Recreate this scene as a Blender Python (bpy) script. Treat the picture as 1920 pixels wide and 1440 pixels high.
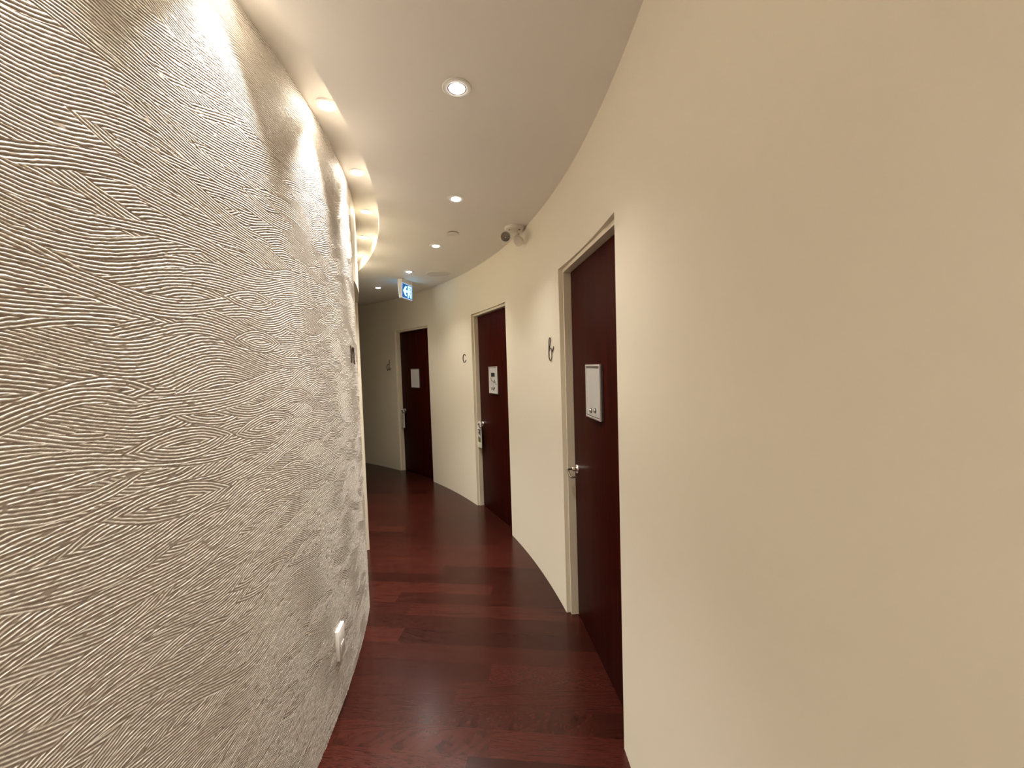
import bpy, bmesh, math, random
import numpy as np
from mathutils import Vector, Matrix

for o in list(bpy.data.objects):
    bpy.data.objects.remove(o)
C = bpy.context.scene.collection
random.seed(7)

# ------------------------------------------------------------------ camera
F_PX, PITCH, ROLL = 750.28, -0.047035, -0.031204
cam_d = bpy.data.cameras.new('camera')
cam_d.sensor_fit = 'HORIZONTAL'
cam_d.sensor_width = 36.0
cam_d.lens = F_PX / 1920 * 36.0
cam_d.clip_start = 0.02
cam = bpy.data.objects.new('camera', cam_d)
C.objects.link(cam)
cr, sr, cp, sp = math.cos(ROLL), math.sin(ROLL), math.cos(PITCH), math.sin(PITCH)
X, Y, Z = Vector((1, 0, 0)), Vector((0, -sp, cp)), Vector((0, cp, sp))
right = cr * X + sr * Y
up = -sr * X + cr * Y
cam.matrix_world = Matrix(((right.x, up.x, -Z.x, 0), (right.y, up.y, -Z.y, 0),
                           (right.z, up.z, -Z.z, 1.5), (0, 0, 0, 1)))
bpy.context.scene.camera = cam

# ------------------------------------------------------------------ world, exposure
w = bpy.data.worlds.new('world')
bpy.context.scene.world = w
w.use_nodes = True
w.node_tree.nodes['Background'].inputs[0].default_value = (0.9, 0.8, 0.7, 1)
w.node_tree.nodes['Background'].inputs[1].default_value = 0.0
vs = bpy.context.scene.view_settings
vs.view_transform = 'Standard'
vs.look = 'None'
vs.gamma = 1.0
vs.use_curve_mapping = False
vs.exposure = 0.40

DOWN_W, COVE_W = 36.0, 115.0           # watts of one ceiling downlight, one cove light
DOWN_COL = (1.0, 0.97, 0.90)
COVE_COL = (1.0, 0.955, 0.86)

# ------------------------------------------------------------------ plan of the curved corridor
CX, CY = -5.8909, 1.1605             # centre of both curved walls
R_OUT, R_IN, R_EDGE = 6.2908, 5.1167, 5.274
H, H2, HEAD = 2.505, 2.594, 2.046
A_START, A_END = -44.0, 80.0


def pol(r, deg, z=0.0):
    a = math.radians(deg)
    return Vector((CX + r * math.cos(a), CY + r * math.sin(a), z))


# ------------------------------------------------------------------ materials
def mat(name, col, rough=0.5, metal=0.0, spec=0.5, emit=None, strength=0.0, coat=0.0, coat_r=0.1):
    m = bpy.data.materials.new(name)
    m.use_nodes = True
    b = m.node_tree.nodes['Principled BSDF']
    b.inputs['Base Color'].default_value = (*col, 1)
    b.inputs['Roughness'].default_value = rough
    b.inputs['Metallic'].default_value = metal
    b.inputs['Specular IOR Level'].default_value = spec
    b.inputs['Coat Weight'].default_value = coat
    b.inputs['Coat Roughness'].default_value = coat_r
    if emit:
        b.inputs['Emission Color'].default_value = (*emit, 1)
        b.inputs['Emission Strength'].default_value = strength
    return m


def nodes(m):
    return m.node_tree.nodes, m.node_tree.links, m.node_tree.nodes['Principled BSDF']


def bumpy(m, scale, strength, dist=0.001, detail=4):
    n, l, b = nodes(m)
    tc = n.new('ShaderNodeTexCoord')
    t = n.new('ShaderNodeTexNoise')
    t.inputs['Scale'].default_value = scale
    t.inputs['Detail'].default_value = detail
    bp = n.new('ShaderNodeBump')
    bp.inputs['Strength'].default_value = strength
    bp.inputs['Distance'].default_value = dist
    l.new(tc.outputs['Object'], t.inputs['Vector'])
    l.new(t.outputs['Fac'], bp.inputs['Height'])
    l.new(bp.outputs['Normal'], b.inputs['Normal'])
    return m


def mottle(m, c1, c2, scale):
    n, l, b = nodes(m)
    tc = n.new('ShaderNodeTexCoord')
    t = n.new('ShaderNodeTexNoise')
    t.inputs['Scale'].default_value = scale
    t.inputs['Detail'].default_value = 3
    mx = n.new('ShaderNodeMix')
    mx.data_type = 'RGBA'
    mx.inputs[6].default_value = (*c1, 1)
    mx.inputs[7].default_value = (*c2, 1)
    l.new(tc.outputs['Object'], t.inputs['Vector'])
    l.new(t.outputs['Fac'], mx.inputs[0])
    l.new(mx.outputs[2], b.inputs['Base Color'])
    return m


M = {}
M['paint'] = mottle(bumpy(mat('cream_wall_paint', (.80, .725, .60), .55, spec=.3), 260, .08), (.79, .715, .575), (.81, .74, .605), 1.5)
M['ceiling'] = bumpy(mat('ceiling_paint', (.82, .775, .71), .6, spec=.3), 300, .06)
M['plaster'] = None
M['frame'] = mat('cream_frame_enamel', (.77, .68, .52), .35)
M['white'] = mat('white_plastic', (.78, .75, .70), .35)
M['bone'] = mat('bone_plastic', (.74, .69, .60), .4)
M['chrome'] = mat('satin_chrome', (.75, .70, .66), .22, 1.0)
M['rod'] = mat('dark_nickel', (.20, .15, .12), .3, 1.0)
M['letter'] = mat('dark_bronze', (.055, .032, .02), .45, .4)
M['silver'] = mat('brushed_silver', (.82, .79, .76), .35, .7)
M['darkedge'] = mat('dark_grey_plastic', (.09, .08, .075), .5)
M['board'] = mat('whiteboard_face', (.56, .54, .515), .3)
M['ink'] = mat('black_ink', (.012, .012, .012), .6)
M['seam'] = mat('plank_edge_highlight', (.095, .030, .020), .4)  # light caught on the plank bevels, painted as a paler rim colour
M['dark'] = mat('dark_void', (.02, .018, .016), .7)
M['lens'] = mat('lamp_reflector', (.62, .58, .55), .12, 1.0)
M['tag_green'] = mat('tag_green', (.10, .13, .03), .5)
M['tag_photo'] = mat('tag_dark_print', (.035, .022, .02), .4)
M['tag_pale'] = mat('tag_pale_print', (.62, .60, .46), .45)
M['grille'] = mat('speaker_grille', (.66, .625, .575), .6)
M['bulb'] = mat('lit_lamp', (1, 1, 1), .4, emit=(1.0, .93, .86), strength=26)
M['cove_bulb'] = mat('lit_cove_lamp', (1, 1, 1), .4, emit=(1.0, .91, .74), strength=85)
M['sign_blue'] = mat('lit_sign_blue', (.01, .05, .16), .4, emit=(.003, .075, .24), strength=1.0)
M['sign_light'] = mat('lit_sign_white', (.5, .7, .8), .4, emit=(.22, .64, 1.0), strength=3.4)
M['sign_frame'] = mat('lit_sign_border', (.6, .7, .9), .4, emit=(.55, .72, 1.0), strength=.7)


def wood_door():
    m = mat('mahogany_veneer', (.07, .012, .006), .42, spec=.03)
    n, l, b = nodes(m)
    tc = n.new('ShaderNodeTexCoord')
    mp = n.new('ShaderNodeMapping')
    mp.inputs['Scale'].default_value = (26, 26, 1.1)
    t = n.new('ShaderNodeTexNoise')
    t.inputs['Scale'].default_value = 1.6
    t.inputs['Detail'].default_value = 6
    t.inputs['Distortion'].default_value = .4
    r = n.new('ShaderNodeValToRGB')
    r.color_ramp.elements[0].position = .3
    r.color_ramp.elements[0].color = (.022, .0027, .0017, 1)
    r.color_ramp.elements[1].position = .75
    r.color_ramp.elements[1].color = (.047, .0064, .0036, 1)
    l.new(tc.outputs['Object'], mp.inputs['Vector'])
    l.new(mp.outputs['Vector'], t.inputs['Vector'])
    l.new(t.outputs['Fac'], r.inputs['Fac'])
    l.new(r.outputs['Color'], b.inputs['Base Color'])
    return m


def wood_floor():
    m = mat('cherry_plank_floor', (.08, .02, .012), .2, spec=.3)
    n, l, b = nodes(m)
    at = n.new('ShaderNodeAttribute')
    at.attribute_name = 'tone'
    tc = n.new('ShaderNodeTexCoord')
    mp = n.new('ShaderNodeMapping')
    mp.inputs['Rotation'].default_value = (0, 0, math.radians(6.7))
    mp.inputs['Scale'].default_value = (1.3, 20, 4)
    ad = n.new('ShaderNodeVectorMath')
    ad.operation = 'ADD'
    sc = n.new('ShaderNodeVectorMath')
    sc.operation = 'SCALE'
    sc.inputs['Scale'].default_value = 37.0
    l.new(at.outputs['Color'], sc.inputs[0])
    l.new(tc.outputs['Object'], mp.inputs['Vector'])
    l.new(mp.outputs['Vector'], ad.inputs[0])
    l.new(sc.outputs['Vector'], ad.inputs[1])
    t = n.new('ShaderNodeTexNoise')
    t.inputs['Scale'].default_value = 2.0
    t.inputs['Detail'].default_value = 6
    t.inputs['Distortion'].default_value = .25
    l.new(ad.outputs['Vector'], t.inputs['Vector'])
    r = n.new('ShaderNodeValToRGB')
    e = r.color_ramp.elements
    e[0].position = .25
    e[0].color = (.019, .0038, .0024, 1)
    e[1].position = .8
    e[1].color = (.038, .0072, .0044, 1)
    l.new(t.outputs['Fac'], r.inputs['Fac'])
    # big dark mineral streaks
    mp2 = n.new('ShaderNodeMapping')
    mp2.inputs['Rotation'].default_value = (0, 0, math.radians(6.7))
    mp2.inputs['Scale'].default_value = (2.6, 9, 4)
    l.new(tc.outputs['Object'], mp2.inputs['Vector'])
    ad2 = n.new('ShaderNodeVectorMath')
    ad2.operation = 'ADD'
    l.new(mp2.outputs['Vector'], ad2.inputs[0])
    l.new(sc.outputs['Vector'], ad2.inputs[1])
    t2 = n.new('ShaderNodeTexNoise')
    t2.inputs['Scale'].default_value = 1.7
    t2.inputs['Detail'].default_value = 3
    l.new(ad2.outputs['Vector'], t2.inputs['Vector'])
    r2 = n.new('ShaderNodeMapRange')
    r2.inputs['From Min'].default_value = .30
    r2.inputs['From Max'].default_value = .48
    r2.inputs['To Min'].default_value = .45
    r2.inputs['To Max'].default_value = 1.0
    l.new(t2.outputs['Fac'], r2.inputs['Value'])
    sx = n.new('ShaderNodeSeparateColor')
    l.new(at.outputs['Color'], sx.inputs[0])
    tone = n.new('ShaderNodeMapRange')
    tone.inputs['To Min'].default_value = .64
    tone.inputs['To Max'].default_value = 1.32
    l.new(sx.outputs[0], tone.inputs['Value'])
    mu = n.new('ShaderNodeMath')
    mu.operation = 'MULTIPLY'
    l.new(tone.outputs['Result'], mu.inputs[0])
    l.new(r2.outputs['Result'], mu.inputs[1])
    vm = n.new('ShaderNodeVectorMath')
    vm.operation = 'SCALE'
    l.new(r.outputs['Color'], vm.inputs[0])
    l.new(mu.outputs['Value'], vm.inputs['Scale'])
    l.new(vm.outputs['Vector'], b.inputs['Base Color'])
    rr = n.new('ShaderNodeMapRange')
    rr.inputs['To Min'].default_value = .18
    rr.inputs['To Max'].default_value = .27
    l.new(t2.outputs['Fac'], rr.inputs['Value'])
    l.new(rr.outputs['Result'], b.inputs['Roughness'])
    return m


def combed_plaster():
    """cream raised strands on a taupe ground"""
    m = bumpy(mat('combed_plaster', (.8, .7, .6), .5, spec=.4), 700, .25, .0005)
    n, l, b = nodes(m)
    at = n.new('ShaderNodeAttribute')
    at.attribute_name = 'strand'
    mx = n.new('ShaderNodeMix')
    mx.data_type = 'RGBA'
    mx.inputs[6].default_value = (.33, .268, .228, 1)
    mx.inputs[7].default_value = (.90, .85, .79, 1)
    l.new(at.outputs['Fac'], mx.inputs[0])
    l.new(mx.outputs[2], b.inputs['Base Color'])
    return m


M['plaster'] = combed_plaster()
M['door'] = wood_door()
M['floor'] = wood_floor()


# ------------------------------------------------------------------ object helpers
def obj(name, bm, m, parent=None, smooth=35, mats=None):
    bmesh.ops.recalc_face_normals(bm, faces=bm.faces)
    me = bpy.data.meshes.new(name)
    bm.to_mesh(me)
    bm.free()
    for x in (mats or [m]):
        me.materials.append(x)
    if smooth:
        me.polygons.foreach_set('use_smooth', [True] * len(me.polygons))
        me.set_sharp_from_angle(angle=math.radians(smooth))
    o = bpy.data.objects.new(name, me)
    C.objects.link(o)
    if parent:
        o.parent = parent
    return o


def tag(o, label=None, cat=None, group=None, kind=None):
    if label: o['label'] = label
    if cat: o['category'] = cat
    if group: o['group'] = group
    if kind: o['kind'] = kind
    return o


def thing(name, label, cat, loc=(0, 0, 0), rotz=0.0, group=None, kind=None):
    o = bpy.data.objects.new(name, None)
    o.empty_display_size = .05
    C.objects.link(o)
    o.location = loc
    o.rotation_euler = (0, 0, rotz)
    return tag(o, label, cat, group, kind)


def dup(root, loc, rotz, label=None, group=None):
    r = root.copy()
    C.objects.link(r)
    r.location = loc
    r.rotation_euler = (0, 0, rotz)
    if label: r['label'] = label
    if group: r['group'] = group
    for ch in list(root.children):
        c = ch.copy()
        C.objects.link(c)
        c.parent = r
        for g in list(ch.children):
            d = g.copy()
            C.objects.link(d)
            d.parent = c
    return r


def box(bm, x0, x1, y0, y1, z0, z1, bevel=0.0, seg=2):
    vs_ = [bm.verts.new((x, y, z)) for x in (x0, x1) for y in (y0, y1) for z in (z0, z1)]
    idx = [(0, 1, 3, 2), (4, 6, 7, 5), (0, 4, 5, 1), (2, 3, 7, 6), (0, 2, 6, 4), (1, 5, 7, 3)]
    fs = [bm.faces.new([vs_[i] for i in f]) for f in idx]
    if bevel:
        es = {e for f in fs for e in f.edges}
        bmesh.ops.bevel(bm, geom=list(es), offset=bevel, segments=seg, profile=.5, affect='EDGES')


def lathe(bm, prof, n=40, mtx=None, cap=False):
    """revolve (r, z) pairs about local z; mtx places it"""
    rings = []
    for r, z in prof:
        if r < 1e-6:
            v = Vector((0, 0, z))
            rings.append([bm.verts.new(mtx @ v if mtx else v)])
        else:
            ring = []
            for i in range(n):
                a = 2 * math.pi * i / n
                v = Vector((r * math.cos(a), r * math.sin(a), z))
                ring.append(bm.verts.new(mtx @ v if mtx else v))
            rings.append(ring)
    for a, b in zip(rings, rings[1:]):
        for i in range(n):
            j = (i + 1) % n
            if len(a) == 1 and len(b) == 1:
                continue
            if len(a) == 1:
                bm.faces.new((a[0], b[i], b[j]))
            elif len(b) == 1:
                bm.faces.new((a[i], a[j], b[0]))
            else:
                bm.faces.new((a[i], a[j], b[j], b[i]))


def catmull(pts, per=6):
    pts = [Vector(p) for p in pts]
    out = []
    for i in range(len(pts) - 1):
        p0, p1, p2, p3 = pts[max(i - 1, 0)], pts[i], pts[i + 1], pts[min(i + 2, len(pts) - 1)]
        for k in range(per):
            t = k / per
            out.append(.5 * (2 * p1 + (p2 - p0) * t + (2 * p0 - 5 * p1 + 4 * p2 - p3) * t * t
                             + (3 * p1 - p0 - 3 * p2 + p3) * t ** 3))
    out.append(pts[-1])
    return out


def tube(bm, pts, rad, n=10):
    """round rod through pts, capped"""
    pts = [Vector(p) for p in pts]
    rads = rad if isinstance(rad, (list, tuple)) else [rad] * len(pts)
    rings, prev = [], None
    for i, p in enumerate(pts):
        t = (pts[min(i + 1, len(pts) - 1)] - pts[max(i - 1, 0)]).normalized()
        if prev is None:
            ref = Vector((0, 0, 1)) if abs(t.z) < .9 else Vector((1, 0, 0))
            u = t.cross(ref).normalized()
        else:
            u = (prev - t * prev.dot(t)).normalized()
        prev = u
        v = t.cross(u)
        rings.append([bm.verts.new(p + rads[i] * (math.cos(2 * math.pi * k / n) * u + math.sin(2 * math.pi * k / n) * v)) for k in range(n)])
    for a, b in zip(rings, rings[1:]):
        for i in range(n):
            bm.faces.new((a[i], a[(i + 1) % n], b[(i + 1) % n], b[i]))
    bm.faces.new(rings[0][::-1])
    bm.faces.new(rings[-1])


def prism(bm, pts, y0, y1, mtx=None):
    """polygon pts (x, z) extruded from y0 to y1"""
    f = lambda x, y, z: (mtx @ Vector((x, y, z))) if mtx else Vector((x, y, z))
    a = [bm.verts.new(f(x, y0, z)) for x, z in pts]
    b = [bm.verts.new(f(x, y1, z)) for x, z in pts]
    n = len(pts)
    bm.faces.new(a)
    bm.faces.new(b[::-1])
    for i in range(n):
        bm.faces.new((a[i], b[i], b[(i + 1) % n], a[(i + 1) % n]))


def arc_solid(bm, r0, r1, a0, a1, z0, z1, step=.5):
    n = max(1, int(math.ceil((a1 - a0) / step)))
    cols = []
    for i in range(n + 1):
        a = a0 + (a1 - a0) * i / n
        cols.append([bm.verts.new(pol(r, a, z)) for r, z in ((r0, z0), (r1, z0), (r1, z1), (r0, z1))])
    for a, b in zip(cols, cols[1:]):
        for k in range(4):
            j = (k + 1) % 4
            bm.faces.new((a[k], b[k], b[j], a[j]))
    bm.faces.new(cols[0][::-1])
    bm.faces.new(cols[-1])


# ------------------------------------------------------------------ walls and ceiling
DOORS_R = [(2.96, 10.85), (21.52, 29.44), (40.0, 47.95)]
bm = bmesh.new()
a = A_START
for d0, d1 in DOORS_R:
    arc_solid(bm, R_OUT, R_OUT + .16, a, d0, 0, H + .1)
    arc_solid(bm, R_OUT, R_OUT + .16, d0, d1, HEAD, H + .1)
    a = d1
arc_solid(bm, R_OUT, R_OUT + .16, a, A_END, 0, H + .1)
tag(obj('wall_right', bm, M['paint']), 'smooth cream concave wall curving along the right with three doors', 'wall', kind='structure')

DOOR_L = (14.75, 24.40)
TEX0 = -11.0
bm = bmesh.new()
arc_solid(bm, R_IN - .16, R_IN, DOOR_L[0], DOOR_L[1], HEAD, H2 + .05)
arc_solid(bm, R_IN - .16, R_IN, DOOR_L[1], A_END, 0, H2 + .05)
tag(obj('wall_far_left', bm, M['paint']), 'smooth cream convex wall beyond the textured wall, around the bend', 'wall', kind='structure')

bm = bmesh.new()
arc_solid(bm, R_EDGE, R_OUT + .17, A_START, A_END, H, H + .2)
arc_solid(bm, R_IN - .17, R_EDGE, A_START, A_END, H2, H + .2)
tag(obj('ceiling', bm, M['ceiling']), 'pale curved ceiling with a raised light cove along the left wall', 'ceiling', kind='structure')

for nm, aa, lab in (('wall_back', A_START, 'plain cream wall closing the corridor behind the viewer'),
                    ('wall_end', A_END, 'plain cream wall closing the far end of the corridor')):
    bm = bmesh.new()
    arc_solid(bm, R_IN - .17, R_OUT + .17, aa - .9 if aa < 0 else aa, aa if aa < 0 else aa + .9, 0, H + .2)
    tag(obj(nm, bm, M['paint']), lab, 'wall', kind='structure')

# ---- combed plaster wall: real relief, combed strokes laid over one another
rng = np.random.default_rng(11)


def vnoise(nu, nz, cu, cz, seed):
    """smooth value noise on a grid: cells of cu x cz samples"""
    r = np.random.default_rng(seed)
    gu, gz = int(nu / cu) + 4, int(nz / cz) + 4
    g = r.random((gz, gu)).astype(np.float32) * 2 - 1

    def ax(n, c):
        x = np.arange(n) / c
        i = x.astype(int)
        f = x - i
        return i, (f * f * (3 - 2 * f)).astype(np.float32)
    iu, fu = ax(nu, cu)
    iz, fz = ax(nz, cz)
    top = g[iz][:, iu] * (1 - fu) + g[iz][:, iu + 1] * fu
    bot = g[iz + 1][:, iu] * (1 - fu) + g[iz + 1][:, iu + 1] * fu
    return top * (1 - fz)[:, None] + bot * fz[:, None]


def combed_wall():
    du, dz = .0032, .00125
    u_len = math.radians(DOOR_L[0] - TEX0) * R_IN
    nu, nz = int(u_len / du) + 1, int(H2 / dz) + 1
    u = np.linspace(0, u_len, nu, dtype=np.float32)
    z = np.linspace(0, H2, nz, dtype=np.float32)
    U, Zg = np.meshgrid(u, z)
    SP = .0071                                              # comb tooth spacing
    nd = lambda cm_u, cm_z, s: vnoise(nu, nz, cm_u * .01 / du, cm_z * .01 / dz, s)
    warp = .0011 * nd(5.0, 3.0, 2) + .0006 * nd(1.6, 1.0, 3) + .0006 * nd(.8, .45, 4)
    # ground layer: long wandering waves
    phase = (Zg + .026 * np.sin(U * 2 * math.pi / .50 + Zg * 4)) / SP
    for k in range(310):
        uc, zc = rng.uniform(-.15, u_len + .15), rng.uniform(-.08, H2 + .08)
        sl = rng.uniform(-.15, .15)
        eye = rng.random() < .36
        if eye:                                             # lens of nested arcs
            L = rng.uniform(.20, .36)
            w = L * rng.uniform(.10, .15)
            A = 0.0
        else:                                               # long wavy stroke of the comb
            L = rng.uniform(.40, .95)
            w = rng.uniform(.020, .046)
            A = rng.uniform(.008, .030)
        lam = rng.uniform(.40, .62)
        ph = rng.uniform(0, 2 * math.pi)
        i0, i1 = np.searchsorted(u, uc - L / 2), np.searchsorted(u, uc + L / 2)
        ex = w + A + abs(sl) * L / 2 + .01
        j0, j1 = np.searchsorted(z, zc - ex), np.searchsorted(z, zc + ex)
        if i1 - i0 < 3 or j1 - j0 < 3:
            continue
        uu = U[j0:j1, i0:i1] - uc
        q = np.clip(1 - (uu / (L / 2)) ** 2, 0, 1)
        t = Zg[j0:j1, i0:i1] - (zc + sl * uu + A * np.sin(uu * 2 * math.pi / lam + ph))
        if eye:
            m = np.abs(t) < w * q
            g = sl - np.sign(t) * 8 * w * uu / L ** 2
            ph_new = (w * q - np.abs(t)) / np.sqrt(1 + g * g) / SP + .15
        else:
            m = np.abs(t) < w * q ** .5
            g = sl + A * 2 * math.pi / lam * np.cos(uu * 2 * math.pi / lam + ph)
            ph_new = t / np.sqrt(1 + g * g) / SP + 100.3
        sub = phase[j0:j1, i0:i1]
        sub[m] = ph_new[m]
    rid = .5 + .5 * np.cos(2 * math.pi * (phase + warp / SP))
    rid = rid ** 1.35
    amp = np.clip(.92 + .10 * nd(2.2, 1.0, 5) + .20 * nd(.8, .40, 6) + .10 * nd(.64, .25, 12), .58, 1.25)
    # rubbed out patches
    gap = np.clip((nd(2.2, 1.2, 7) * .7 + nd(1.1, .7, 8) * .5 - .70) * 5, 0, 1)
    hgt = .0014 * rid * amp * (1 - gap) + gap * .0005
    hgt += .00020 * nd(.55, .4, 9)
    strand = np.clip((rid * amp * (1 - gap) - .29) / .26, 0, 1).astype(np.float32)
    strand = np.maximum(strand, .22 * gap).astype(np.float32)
    # plain closing band against the door corner and the floor
    edge = np.clip((u_len - U) / .012, 0, 1)
    hgt = hgt * edge
    ang = math.radians(TEX0) + U / R_IN
    R = R_IN + hgt
    co = np.empty((nz * nu, 3), np.float32)
    co[:, 0] = (CX + R * np.cos(ang)).ravel()
    co[:, 1] = (CY + R * np.sin(ang)).ravel()
    co[:, 2] = Zg.ravel()
    idx = np.arange(nz * nu, dtype=np.int32).reshape(nz, nu)
    quads = np.stack([idx[:-1, :-1], idx[:-1, 1:], idx[1:, 1:], idx[1:, :-1]], -1).reshape(-1, 4)
    # rest of the same wall: body behind the relief, return into the doorway, stretch behind the viewer
    bm_ = bmesh.new()
    arc_solid(bm_, R_IN - .16, R_IN - .0005, TEX0, DOOR_L[0], 0, H2 + .05)
    arc_solid(bm_, R_IN - .16, R_IN + .0012, A_START, TEX0, 0, H2 + .05)
    bm_.verts.index_update()
    ev = np.array([v.co for v in bm_.verts], np.float32)
    bmesh.ops.recalc_face_normals(bm_, faces=bm_.faces)
    ef = [[v.index for v in f.verts] for f in bm_.faces]
    bm_.free()
    allco = np.concatenate([co, ev])
    efq = np.array(ef, np.int32) + len(co)
    faces = np.concatenate([quads, efq]).astype(np.int32)
    me = bpy.data.meshes.new('wall_left')
    me.vertices.add(len(allco))
    me.vertices.foreach_set('co', allco.ravel())
    me.loops.add(faces.size)
    me.loops.foreach_set('vertex_index', faces.ravel())
    me.polygons.add(len(faces))
    me.polygons.foreach_set('loop_start', np.arange(0, faces.size, 4, dtype=np.int32))
    me.polygons.foreach_set('use_smooth', np.concatenate([np.ones(len(quads), bool), np.zeros(len(efq), bool)]))
    me.update(calc_edges=True)
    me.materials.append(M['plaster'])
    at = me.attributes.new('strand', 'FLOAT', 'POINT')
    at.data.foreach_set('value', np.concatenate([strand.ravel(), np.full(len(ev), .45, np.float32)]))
    o = bpy.data.objects.new('wall_left', me)
    C.objects.link(o)
    return o


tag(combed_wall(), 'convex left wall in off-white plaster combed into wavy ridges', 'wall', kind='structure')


# ---- plank floor
def plank_floor():
    bm_ = bmesh.new()
    lay = bm_.loops.layers.float_color.new('tone')
    ang = math.radians(-6.7)
    dx, dy = Vector((math.cos(ang), math.sin(ang), 0)), Vector((-math.sin(ang), math.cos(ang), 0))
    W = .1195
    v0 = 1.9175
    known = {0: -.02, -1: -.37, -4: -.31, 6: -.68}           # plank ends that show near the viewer
    r = random.Random(5)
    for k in range(-46, 50):
        va, vb = v0 + k * W, v0 + (k + 1) * W
        lens = r.uniform(.9, 1.5)
        start = -6.2 + r.uniform(0, 1.0)
        cuts = [start]
        while cuts[-1] < 2.2:
            cuts.append(cuts[-1] + r.uniform(.75, 1.55))
        if k in known:
            j = min(range(len(cuts)), key=lambda q: abs(cuts[q] - known[k]))
            s = known[k] - cuts[j]
            cuts = [c + s for c in cuts]
        for a_, b_ in zip(cuts, cuts[1:]):
            tone = r.random()
            quad = []
            for uu, vv in ((a_, va), (b_, va), (b_, vb), (a_, vb)):
                quad.append(bm_.verts.new(dx * uu + dy * vv))
            f = bm_.faces.new(quad)
            for lp in f.loops:
                lp[lay] = (tone, r.random(), r.random(), 1)
    top = list(bm_.faces)
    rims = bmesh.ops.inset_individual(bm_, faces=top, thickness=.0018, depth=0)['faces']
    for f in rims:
        f.material_index = 1                                   # paler plank edges: bevel highlight painted into the colour
    for f in top:
        f.material_index = 0
    # chamfer: the outer rim of every plank sits a hair lower
    inner = {v for f in top for v in f.verts}
    for v in bm_.verts:
        if v not in inner:
            v.co.z = -.0007
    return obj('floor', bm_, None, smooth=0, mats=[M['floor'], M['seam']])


tag(plank_floor(), 'glossy dark cherry plank floor running across the corridor', 'floor', kind='structure')


# ------------------------------------------------------------------ doors
def door(n, a0, a1, R, outward, label, handle=True):
    """flush door in a thin frame, set back behind the wall opening. local x right, y into the wall"""
    p0, p1 = pol(R, a0), pol(R, a1)
    half = (p1 - p0).length / 2
    mid = (p0 + p1) / 2
    am = math.radians((a0 + a1) / 2)
    yv = Vector((math.cos(am), math.sin(am), 0)) * (1 if outward else -1)
    xv = Vector((yv.y, -yv.x, 0))
    rot = math.atan2(xv.y, xv.x)
    D = thing('door_%d' % n, label, 'door', mid, rot, kind='structure')
    fy0, fy1, fw, dy = .024, .130, .022, .066
    b_ = bmesh.new()
    zi = HEAD - .022
    outer = [(-half + .001, 0), (-half + .001, HEAD - .001), (half - .001, HEAD - .001), (half - .001, 0)]
    inner = [(-half + fw, 0), (-half + fw, zi), (half - fw, zi), (half - fw, 0)]
    prism(b_, outer + inner[::-1], fy0, fy1)
    bmesh.ops.bevel(b_, geom=[e for e in b_.edges if e.calc_length() > .3], offset=.0015, segments=2, affect='EDGES')
    obj('door_frame', b_, M['frame'], D)
    b_ = bmesh.new()
    g = .003
    box(b_, -half + fw + g, half - fw - g, dy, dy + .042, .006, zi - g, .0015)
    obj('door_panel', b_, M['door'], D)
    # stop that closes the gap behind the leaf
    b_ = bmesh.new()
    so = [(-half + fw, 0), (-half + fw, zi), (half - fw, zi), (half - fw, 0)]
    si = [(-half + fw + .014, 0), (-half + fw + .014, zi - .014), (half - fw - .014, zi - .014), (half - fw - .014, 0)]
    prism(b_, so + si[::-1], dy + .043, fy1)
    obj('door_stop', b_, M['frame'], D)
    if handle:
        hx, hz = half - .788, .893
        b_ = bmesh.new()
        mt = Matrix.Translation((hx, dy, hz)) @ Matrix.Rotation(math.radians(90), 4, 'X')
        lathe(b_, [(0, 0), (.026, 0), (.026, .005), (.024, .008), (.0135, .009), (.0135, .030), (.012, .033), (0, .033)], 32, mt)
        h = obj('handle', b_, M['chrome'], D)
        h['label'] = 'chrome round rose and neck of the handle'
        b_ = bmesh.new()
        y1 = dy - .060
        path = [(hx, dy - .030, hz), (hx, y1 + .006, hz), (hx + .002, y1 + .001, hz - .001), (hx + .008, y1, hz - .004),
                (hx + .052, y1 + .001, hz - .026), (hx + .059, y1 + .004, hz - .029), (hx + .062, y1 + .011, hz - .029), (hx + .062, dy - .022, hz - .029)]
        tube(b_, path, .0054, 12)
        lv = obj('lever', b_, M['rod'], h)
        lv['label'] = 'dark metal lever bent back towards the door'
    return D, half, rot


D1, half, rot1 = door(1, *DOORS_R[0], R_OUT, True, 'nearest dark mahogany door in the right wall, lettered b')
D2, half2, rot2 = door(2, *DOORS_R[1], R_OUT, True, 'middle mahogany door in the right wall, lettered c')
D3, half3, rot3 = door(3, *DOORS_R[2], R_OUT, True, 'farthest dark door in the right wall, lettered d')
D4, half4, rot4 = door(4, *DOOR_L, R_IN, False, 'door recessed in the left wall just past the textured plaster', handle=False)
FACE = .066                                                   # depth of the door faces behind the opening


def local(D, x, y, z):
    c, s = math.cos(D.rotation_euler.z), math.sin(D.rotation_euler.z)
    return Vector((D.location.x + c * x - s * y, D.location.y + s * x + c * y, z))


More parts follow.
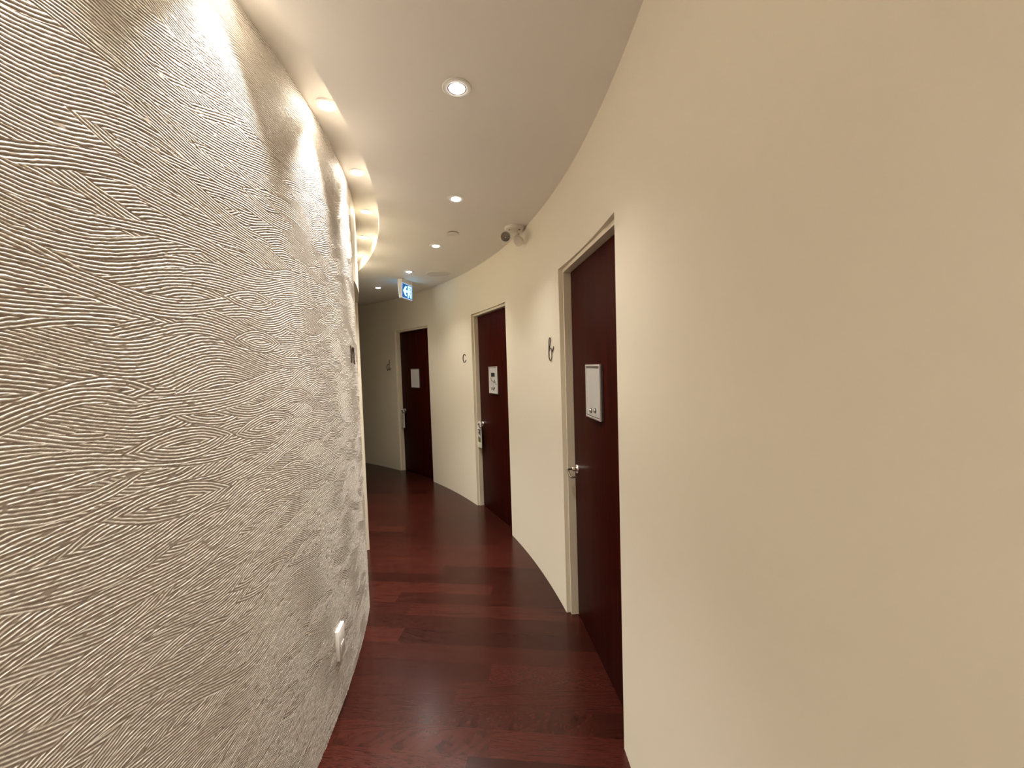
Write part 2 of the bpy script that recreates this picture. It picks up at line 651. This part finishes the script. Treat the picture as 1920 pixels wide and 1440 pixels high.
# ------------------------------------------------------------------ whiteboards, magnets
def whiteboard(D, half, label, lining=True):
    bw, bh = .212, .264
    o = thing('whiteboard', label, 'whiteboard', local(D, half - .444, FACE, 1.359), D.rotation_euler.z, 'whiteboards on the doors')
    t = .017
    b_ = bmesh.new()
    box(b_, -bw / 2 + .002, bw / 2 - .002, -t + .0065, -.0003, -bh / 2 + .002, bh / 2 - .002)
    obj('backing', b_, M['darkedge'], o)
    b_ = bmesh.new()
    fr = .009
    outer = [(-bw / 2, -bh / 2), (-bw / 2, bh / 2), (bw / 2, bh / 2), (bw / 2, -bh / 2)]
    hx, hz = bw / 2 - fr, bh / 2 - fr
    # four mitred frame bars
    V = {}
    for nm, y in (('f', -t), ('b', -t + .009)):
        V[nm] = [b_.verts.new((x, y, z)) for x, z in outer], [b_.verts.new((x, y + (.0 if nm == 'f' else 0), z)) for x, z in ((-hx, -hz), (-hx, hz), (hx, hz), (hx, -hz))]
    for i in range(4):
        j = (i + 1) % 4
        fo, fi = V['f']
        bo, bi = V['b']
        b_.faces.new((fo[i], fo[j], fi[j], fi[i]))
        b_.faces.new((bo[i], bi[i], bi[j], bo[j]))
        b_.faces.new((fo[i], bo[i], bo[j], fo[j]))
        b_.faces.new((fi[i], fi[j], bi[j], bi[i]))
    bmesh.ops.bevel(b_, geom=list(b_.edges), offset=.0012, segments=1, affect='EDGES')
    f = obj('frame', b_, M['silver'], o)
    f['label'] = 'silver frame'
    b_ = bmesh.new()
    box(b_, -hx - .001, hx + .001, -t + .005, -t + .008, -hz - .001, hz + .001)
    obj('writing_surface', b_, M['board'], o)
    if lining:
        for g0, g1 in ((hz - .006, hz), (-hz, -hz + .004)):
            b_ = bmesh.new()
            box(b_, -hx, hx, -t + .002, -t + .006, g0, g1)
            obj('groove', b_, M['darkedge'], o)['label'] = 'dark groove inside the frame'
    return o, -t + .005


W1, ys = whiteboard(D1, half, 'blank silver-framed whiteboard with two round magnets on nearest door b')
W2, _ = whiteboard(D2, half2, 'silver-framed whiteboard with a black rectangle and scribbles on middle door c', False)
W3, _ = whiteboard(D3, half3, 'small blank grey-looking whiteboard on the farthest door d', False)


def magnet(D, half, u, z, label, group):
    o = thing('magnet', label, 'magnet', local(D, half - u, FACE + ys, z), D.rotation_euler.z, group)
    b_ = bmesh.new()
    mt = Matrix.Rotation(math.radians(90), 4, 'X')
    lathe(b_, [(0, .0002), (.0095, .0002), (.0102, .0015), (.0102, .006), (.0085, .0085), (0, .0095)], 28, mt)
    obj('button', b_, M['chrome'], o)
    b_ = bmesh.new()
    lathe(b_, [(.0103, .0004), (.0124, .0004), (.0124, .003), (.0103, .004), (.0103, .0004)], 28, mt)
    obj('rim', b_, M['darkedge'], o)
    return o


magnet(D1, half, .478, 1.264, 'left of the two round magnets at the bottom of the board on door b', 'magnets on board b')
magnet(D1, half, .416, 1.270, 'right of the two round magnets at the bottom of the board on door b', 'magnets on board b')


# marks on whiteboard c: they belong to its surface
def strokes(o, y, lines, r, m, name):
    b_ = bmesh.new()
    for ln in lines:
        tube(b_, [(x, y, z) for x, z in ln], r, 6)
    return obj(name, b_, m, o)


b_ = bmesh.new()
box(b_, -.050, .038, ys - .0012, ys - .0002, .034, .072)
g = obj('black_rectangle', b_, M['ink'], W2)
g['label'] = 'black rectangle on the board'
strokes(W2, ys - .0002, [
    catmull([(-.055, -.012), (-.040, .004), (-.020, -.012), (-.004, -.006), (.010, -.024), (.030, -.016), (.045, -.020), (.060, -.036), (.082, -.040)], 4),
    catmull([(.018, -.020), (.034, .004), (.046, -.018)], 4),
    catmull([(-.056, .026), (-.058, .008), (-.044, -.004)], 4),
    [(-.012, -.052), (.000, -.060), (-.010, -.066)],
    [(.020, -.064), (.034, -.078), (.026, -.086)]], .0022, M['ink'], 'scribble')
for nm, dx_ in (('left', -.036), ('right', .012)):
    o = thing('marker_magnet', '%s one of the two small dark clips low on the board on door c' % nm, 'magnet',
              local(D2, half2 - .444 + dx_, FACE + ys, 1.279), D2.rotation_euler.z, 'clips on board c')
    b_ = bmesh.new()
    tube(b_, [(-.004, -.002, -.018), (.002, -.004, .0), (.008, -.003, .012)], [.002, .0042, .0025], 8)
    obj('clip', b_, M['darkedge'], o)
    b_ = bmesh.new()
    lathe(b_, [(0, .0002), (.0075, .0002), (.0075, .002), (0, .0025)], 20, Matrix.Translation((-.006, 0, .014)) @ Matrix.Rotation(math.radians(90), 4, 'X'))
    obj('clip_pad', b_, M['white'], o)


# ------------------------------------------------------------------ door hangers
def hanger(D, half, label, dark):
    """arched plastic tag hung over the handle neck"""
    hx, hz = half - .788, .893
    y0 = FACE - .044
    o = thing('door_hanger', label, 'door hanger', local(D, hx + .003, y0, hz), D.rotation_euler.z, 'hangers on door handles')
    w2, top, bot = .049, .028, -.250
    arc = [(w2 * math.cos(a_), top - .049 + w2 * math.sin(a_)) for a_ in np.linspace(0, math.pi, 25)]
    # the hole rests on the neck: hole centre a little under it
    out = [(w2, bot + .006), *arc, (-w2, bot + .006), (-w2 + .006, bot), (w2 - .006, bot)]
    hc, hr = -.022, .030
    hole = [(hr * math.cos(a_), hc + hr * math.sin(a_)) for a_ in np.linspace(0, 2 * math.pi, 36, endpoint=False)]
    b_ = bmesh.new()
    n_o, n_h = len(out), len(hole)
    for y in (0, .004):
        pass
    rings = []
    for y in (-.003, .003):
        vo = [b_.verts.new((x, y, z)) for x, z in out]
        vh = [b_.verts.new((x, y, z)) for x, z in hole]
        eo = [b_.edges.new((vo[i], vo[(i + 1) % n_o])) for i in range(n_o)]
        eh = [b_.edges.new((vh[i], vh[(i + 1) % n_h])) for i in range(n_h)]
        bmesh.ops.triangle_fill(b_, edges=eo + eh, use_beauty=True)
        rings.append((vo, vh))
    for k, n_ in ((0, n_o), (1, n_h)):
        for i in range(n_):
            j = (i + 1) % n_
            b_.faces.new((rings[0][k][i], rings[0][k][j], rings[1][k][j], rings[1][k][i]))
    obj('tag_body', b_, M['white'], o, smooth=30)

    def panel(name, x0, x1, z0, z1, m, lab=None):
        bb = bmesh.new()
        box(bb, x0, x1, -.0042, -.0028, z0, z1)
        q = obj(name, bb, m, o)
        if lab: q['label'] = lab
    if dark:
        panel('photo_print', -.037, .034, -.150, -.056, M['tag_photo'], 'dark photo print')
        bb = bmesh.new()
        for cx_, cz_, rx, rz in ((-.016, -.078, .011, .014), (-.014, -.118, .014, .020), (.016, -.128, .010, .018)):
            prism(bb, [(cx_ + rx * math.cos(t_), cz_ + rz * math.sin(t_)) for t_ in np.linspace(0, 2 * math.pi, 16, endpoint=False)], -.0050, -.0040)
        obj('photo_shape', bb, M['white'], o)['label'] = 'pale shapes in the photo print'
        panel('green_band', -.037, .034, -.192, -.151, M['tag_green'], 'green band')
        panel('text_panel', -.037, .034, -.244, -.193, M['tag_pale'], 'cream lower panel')
    else:
        panel('print_panel', -.037, .037, -.244, -.062, M['tag_pale'], 'pale printed panel')
        bb = bmesh.new()
        tube(bb, catmull([(.008, -.0046, -.084), (-.010, -.0046, -.090), (-.012, -.0046, -.112), (.010, -.0046, -.120)], 4), .002, 6)
        obj('print_mark', bb, M['rod'], o)['label'] = 'small dark printed mark'
        for zz in (-.206, -.216):
            bb = bmesh.new()
            box(bb, -.020, .018, -.0050, -.0042, zz, zz + .003)
            obj('print_line', bb, M['rod'], o)['label'] = 'small dark printed line'
    return o


hanger(D2, half2, 'arch-topped door hanger with a green band on the handle of door c', True)
hanger(D3, half3, 'pale door hanger on the handle of the farthest door d', False)


# ------------------------------------------------------------------ script letters on the walls
def letter(name, R, deg, zc, outward, lines, label, thick=.004, rad=.0026, stand=.003, sx=1.0, sz=1.0):
    am = math.radians(deg)
    yv = Vector((math.cos(am), math.sin(am), 0)) * (1 if outward else -1)
    rot = math.atan2(-yv.x, yv.y)
    b_ = bmesh.new()
    for ln in lines:
        pts = catmull([(x * sx, 0, z * sz) for x, z in ln], 7)
        # follow the curved wall
        P = []
        for p in pts:
            sag = (math.sqrt(R * R - p.x * p.x) - R) * (1 if outward else -1)
            P.append(Vector((p.x, sag - stand - thick / 2, p.z)))
        n = len(P)
        rr = [rad * (.72 + .5 * math.sin(math.pi * min(1, max(0, i / max(1, n - 1)))) ** .5) for i in range(n)]
        tube(b_, P, rr, 10)
    o = obj(name, b_, M['letter'], smooth=50)
    o.location = pol(R, deg, zc)
    o.rotation_euler = (0, 0, rot)
    return tag(o, label, 'wall letter', 'script letters by the doors')


# b : looped ascender, bowl, flick
letter('letter_b', R_OUT, 12.43, 1.592, True, [[(-.018, -.010), (-.002, .036), (.006, .062), (-.004, .076), (-.016, .062), (-.020, .020), (-.024, -.040),
        (-.014, -.070), (.004, -.070), (.016, -.046), (.016, -.012), (.004, .008), (-.016, .002)], [(.014, -.006), (.026, -.014), (.038, .000), (.044, .016)]],
       'dark bronze script letter b on the cream wall left of the nearest door', sx=1.45, sz=.95)
letter('letter_c', R_OUT, 31.28, 1.592, True, [[(.026, .024), (.020, .040), (.000, .044), (-.020, .022), (-.024, -.012), (-.012, -.040), (.010, -.042), (.034, -.020)]],
       'dark bronze script letter c on the wall left of the middle door', rad=.0033, sx=1.3, sz=.98)
letter('letter_d', R_OUT, 49.75, 1.552, True, [[(.014, .010), (-.006, .018), (-.024, .000), (-.032, -.036), (-.022, -.066), (-.004, -.062), (.012, -.030), (.020, .010)],
        [(.030, .080), (.022, .030), (.014, -.030), (.018, -.064), (.034, -.062), (.052, -.036)]],
       'dark bronze script letter d on the shaded wall left of the farthest door', rad=.0038, sx=1.25, sz=1.03)
letter('letter_m', R_IN, 12.3, 1.580, False, [[(-.062, .046), (-.056, .050), (-.052, -.040)], [(-.052, .000), (-.036, .044), (-.018, .050), (-.010, .030), (-.008, -.042)],
        [(-.008, .000), (.006, .044), (.024, .050), (.034, .030), (.036, -.030), (.044, -.046), (.060, -.040)]],
       'dark script letter m on the textured wall, seen almost edge-on', rad=.0023, stand=.004, thick=.002)


# ------------------------------------------------------------------ ceiling lights
def spot(name, col, watt, deg, blend, size, parent, z):
    l = bpy.data.lights.new(name, 'SPOT')
    l.color = col
    l.energy = watt
    l.spot_size = math.radians(deg)
    l.spot_blend = blend
    l.shadow_soft_size = size
    o = bpy.data.objects.new(name, l)
    C.objects.link(o)
    o.parent = parent
    o.location = (0, 0, z)
    return o


def downlight(label):
    t = thing('downlight', label, 'ceiling light', (0, 0, 0), 0, 'round downlights in the flat ceiling')
    b_ = bmesh.new()
    lathe(b_, [(.0525, -.0003), (.0525, -.003), (.050, -.0055), (.040, -.0065), (.0345, -.0055), (.0335, -.001), (.0335, -.0003)], 56)
    obj('trim_ring', b_, M['white'], t)
    b_ = bmesh.new()
    lathe(b_, [(.0332, -.0006), (.0332, -.0045), (.0315, -.0058), (.0295, -.0050), (.0285, -.0020), (.0285, -.0006)], 48)
    obj('gimbal', b_, M['darkedge'], t)
    b_ = bmesh.new()
    lathe(b_, [(.0283, -.0012), (.0283, -.004), (.022, -.009), (.011, -.0125), (0, -.0135)], 40)
    obj('lamp', b_, M['bulb'], t)
    spot('lamp_light', DOWN_COL, DOWN_W, 112, 1.0, .03, t, -.02)
    return t


def cove_light(label):
    t = thing('cove_light', label, 'cove light', (0, 0, 0), 0, 'wall-washing lights in the cove')
    b_ = bmesh.new()
    lathe(b_, [(.0445, -.0003), (.0445, -.003), (.042, -.0055), (.034, -.006), (.030, -.003), (.030, -.0003)], 48)
    obj('trim_ring', b_, M['white'], t)
    b_ = bmesh.new()
    lathe(b_, [(.0298, -.0010), (.0298, -.003), (.022, -.007), (.011, -.010), (0, -.011)], 40)
    obj('lamp', b_, M['cove_bulb'], t)
    spot('lamp_light', COVE_COL, COVE_W, 78, 1.0, .022, t, -.016)
    return t


proto = None
names = {0: 'large nearest downlight in the ceiling, above door b', 1: 'second nearest downlight, left of the emergency lamp heads',
         2: 'third downlight, left of the small ceiling disc', 3: 'downlight just above the blue exit sign', 4: 'farthest small downlight left of the exit sign'}
for k in (0, 1, 2, 3, 4, -2, -4):
    lab = names.get(k, 'downlight in the ceiling behind the viewer')
    loc = pol(5.735, 3.3 + 9.6 * k, H)
    if proto is None:
        proto = downlight(lab)
        proto.location = loc
    else:
        d_ = dup(proto, loc, 0, lab)
        if k in (3, 4):                                        # the farthest lamps burn weaker
            for ch in d_.children:
                if ch.type == 'LIGHT':
                    ch.data = ch.data.copy()
                    ch.data.energy *= .95 if k == 3 else .4
proto = None
cn = {0: 'nearest cove light above the textured wall, at upper left', 1: 'second visible cove light along the textured wall',
      2: 'third cove light along the textured wall', 3: 'fourth cove light, near the bend', 4: 'last cove light before the wall hides the cove'}
for k in range(-6, 5):
    lab = cn.get(k, 'cove light out of view above the textured wall' if k < 0 else 'cove light hidden around the bend')
    loc = pol(5.192, 5.96 + 6.36 * k, H2)
    if proto is None:
        proto = cove_light(lab)
        proto.location = loc
    else:
        dup(proto, loc, 0, lab)

# ------------------------------------------------------------------ ceiling fittings
p = pol(5.80, 19.1, H)
t = thing('ceiling_disc', 'small round cream cover disc on the ceiling by the third downlight', 'sprinkler cover', p)
b_ = bmesh.new()
lathe(b_, [(0, -.009), (.040, -.009), (.0445, -.0078), (.0455, -.0055), (.044, -.0042), (0, -.0042)], 48)
obj('cover_plate', b_, M['bone'], t)
b_ = bmesh.new()
lathe(b_, [(0, -.0044), (.038, -.0044), (.039, -.0002), (0, -.0002)], 40)
obj('collar', b_, M['dark'], t)['label'] = 'dark shadow gap collar'

p = pol(6.045, 31.85, H)
t = thing('ceiling_speaker', 'wide flat round speaker flush in the ceiling right of exit sign', 'speaker', p)
b_ = bmesh.new()
lathe(b_, [(.118, -.0003), (.130, -.0003), (.130, -.003), (.127, -.005), (.119, -.005), (.118, -.0003)], 64)
obj('rim', b_, M['ceiling'], t)
b_ = bmesh.new()
lathe(b_, [(0, -.0038), (.1185, -.0030), (.1185, -.0008), (0, -.0008)], 64)
obj('grille', b_, M['grille'], t)

# twin-head emergency light
E0 = Vector((.050, 2.975, H))
t = thing('emergency_light', 'twin-head emergency light on the ceiling at the top of right wall', 'emergency light', E0)
b_ = bmesh.new()
lathe(b_, [(0, -.026), (.050, -.026), (.066, -.020), (.070, -.012), (.070, -.0003), (0, -.0003)], 48)
obj('base', b_, M['bone'], t)
for sx in (-.045, .050):
    b_ = bmesh.new()
    lathe(b_, [(0, -.0295), (.005, -.0295), (.006, -.027), (.006, -.018), (0, -.018)], 14, Matrix.Translation((sx * .75, -.03, 0)))
    obj('screw', b_, M['darkedge'], t)['label'] = 'dark screw'


def lamp_head(pos, aim, arm_from):
    pos, aim = Vector(pos), Vector(aim).normalized()
    q = Vector((0, 0, 1)).rotation_difference(aim).to_matrix().to_4x4()
    mt = Matrix.Translation(pos) @ q
    bb = bmesh.new()
    lathe(bb, [(.0285, .024), (.0335, .026), (.0345, .022), (.0345, .008), (.031, -.012), (.022, -.030), (.010, -.038), (0, -.039)], 40, mt)
    hd = obj('lamp_head', bb, M['bone'], t)
    bb = bmesh.new()
    lathe(bb, [(.0290, .0255), (.0322, .0275), (.0335, .0262), (.0325, .0235), (.0290, .0240), (.0290, .0255)], 40, mt)
    obj('bezel', bb, M['darkedge'], hd)['label'] = 'dark bezel ring'
    bb = bmesh.new()
    lathe(bb, [(.0287, .024), (.024, .010), (.014, -.004), (.006, -.010), (.006, .004), (.004, .008), (0, .009)], 40, mt)
    obj('reflector', bb, M['lens'], hd)['label'] = 'silver reflector bowl'
    bb = bmesh.new()
    back = pos - aim * .022
    tube(bb, [Vector(arm_from), Vector(arm_from) + Vector((0, 0, -.022)), (back + Vector(arm_from)) / 2 + Vector((0, 0, -.012)), back], .0085, 10)
    obj('swivel_arm', bb, M['bone'], hd)


lamp_head(Vector((-.012, 2.86, 2.397)) - E0, (-.04, -1, -.03), (-.030, -.02, -.022))
lamp_head(Vector((.074, 2.945, 2.402)) - E0, (.50, .62, -.28), (.030, .0, -.022))

# ------------------------------------------------------------------ exit sign
S0 = Vector((-1.188, 4.50, H))
sd = Vector((.215, .977, 0)).normalized()
t = thing('exit_sign', 'lit blue exit sign with left arrow and running figure, hanging from ceiling', 'exit sign', S0, math.atan2(sd.y, sd.x))
# local x along the sign (away), y to its left; the faces look to -y and +y
L_, Tt, Tb, Hh = .258, .053, .029, .214
b_ = bmesh.new()
sec = [(-.0, -.002), (Tt, -.002), ((Tt + Tb) / 2, -Hh), ((Tt - Tb) / 2, -Hh)]
va = [b_.verts.new((0, y, z)) for y, z in sec]
vb = [b_.verts.new((L_, y, z)) for y, z in sec]
b_.faces.new(va)
b_.faces.new(vb[::-1])
for i in range(4):
    b_.faces.new((va[i], va[(i + 1) % 4], vb[(i + 1) % 4], vb[i]))
bmesh.ops.bevel(b_, geom=list(b_.edges), offset=.003, segments=2, affect='EDGES')
obj('housing', b_, M['white'], t)
b_ = bmesh.new()
box(b_, .03, L_ - .02, -.012, Tt + .012, -.006, -.0003, .002)
obj('ceiling_plate', b_, M['bone'], t)
slope = ((Tt - Tb) / 2) / (Hh - .002)
for side in (0, 1):
    def face_pt(x, z, lift):
        y = slope * (-z - .002)
        return Vector((x, y - lift, z)) if side == 0 else Vector((x, Tt - y + lift, z))

    def poly(bb, pts, lift, th=.0012):
        f1 = [bb.verts.new(face_pt(x, z, lift + th)) for x, z in pts]
        f0 = [bb.verts.new(face_pt(x, z, lift)) for x, z in pts]
        n = len(pts)
        bb.faces.new(f1)
        bb.faces.new(f0[::-1])
        for i in range(n):
            bb.faces.new((f1[i], f0[i], f0[(i + 1) % n], f1[(i + 1) % n]))
    x0, x1, z0, z1 = .002, L_ - .003, -Hh + .004, -.046
    bb = bmesh.new()
    poly(bb, [(x0, z0), (x1, z0), (x1, z1), (x0, z1)], .0004, .002)
    fr = obj('lit_border', bb, M['sign_frame'], t)
    bb = bmesh.new()
    q = .0055
    poly(bb, [(x0 + q, z0 + q), (x1 - q, z0 + q), (x1 - q, z1 - q), (x0 + q, z1 - q)], .0024, .001)
    obj('blue_panel', bb, M['sign_blue'], t)
    ww, hh = x1 - x0, z1 - z0
    mir = (lambda x: x) if side == 0 else (lambda x: 1 - x)
    P = lambda pts: [(x0 + mir(px) * ww, z0 + pz * hh) for px, pz in pts]
    bb = bmesh.new()
    poly(bb, P([(.10, .50), (.30, .82), (.44, .82), (.32, .58), (.50, .58), (.50, .42), (.32, .42), (.44, .18), (.30, .18)]), .0034)
    obj('arrow', bb, M['sign_light'], t)
    bb = bmesh.new()
    for pts in ([(.54, .10), (.54, .90), (.90, .90), (.90, .10), (.82, .10), (.82, .82), (.62, .82), (.62, .60), (.58, .52), (.62, .46), (.62, .10)],):
        poly(bb, P(pts), .0034)
    obj('doorway_symbol', bb, M['sign_light'], t)
    bb = bmesh.new()
    head = [(.70 + .035 * math.cos(a_), .72 + .055 * math.sin(a_)) for a_ in np.linspace(0, 2 * math.pi, 14, endpoint=False)]
    poly(bb, P(head), .0036)
    poly(bb, P([(.66, .64), (.74, .64), (.78, .52), (.76, .50), (.73, .56), (.72, .42), (.78, .30), (.80, .14), (.76, .14), (.74, .27), (.68, .36),
                (.64, .26), (.56, .24), (.56, .29), (.62, .31), (.66, .44), (.66, .55), (.62, .50), (.60, .53)]), .0036)
    obj('running_figure', bb, M['sign_light'], t)

# ------------------------------------------------------------------ wall plate on the textured wall
am = math.radians(6.28)
yv = -Vector((math.cos(am), math.sin(am), 0))
t = thing('wall_plate', 'white electrical wall plate low on the textured wall near the floor', 'wall outlet', pol(R_IN, 6.28, .302), math.atan2(-yv.x, yv.y))
b_ = bmesh.new()
box(b_, -.040, .040, -.016, .002, -.066, .066, .002)
obj('cover', b_, M['white'], t)
b_ = bmesh.new()
box(b_, -.019, .019, -.0175, -.015, -.040, -.003, .0008)
box(b_, -.019, .019, -.0185, -.015, -.012, -.003, .0008)
obj('lower_insert', b_, M['white'], t)
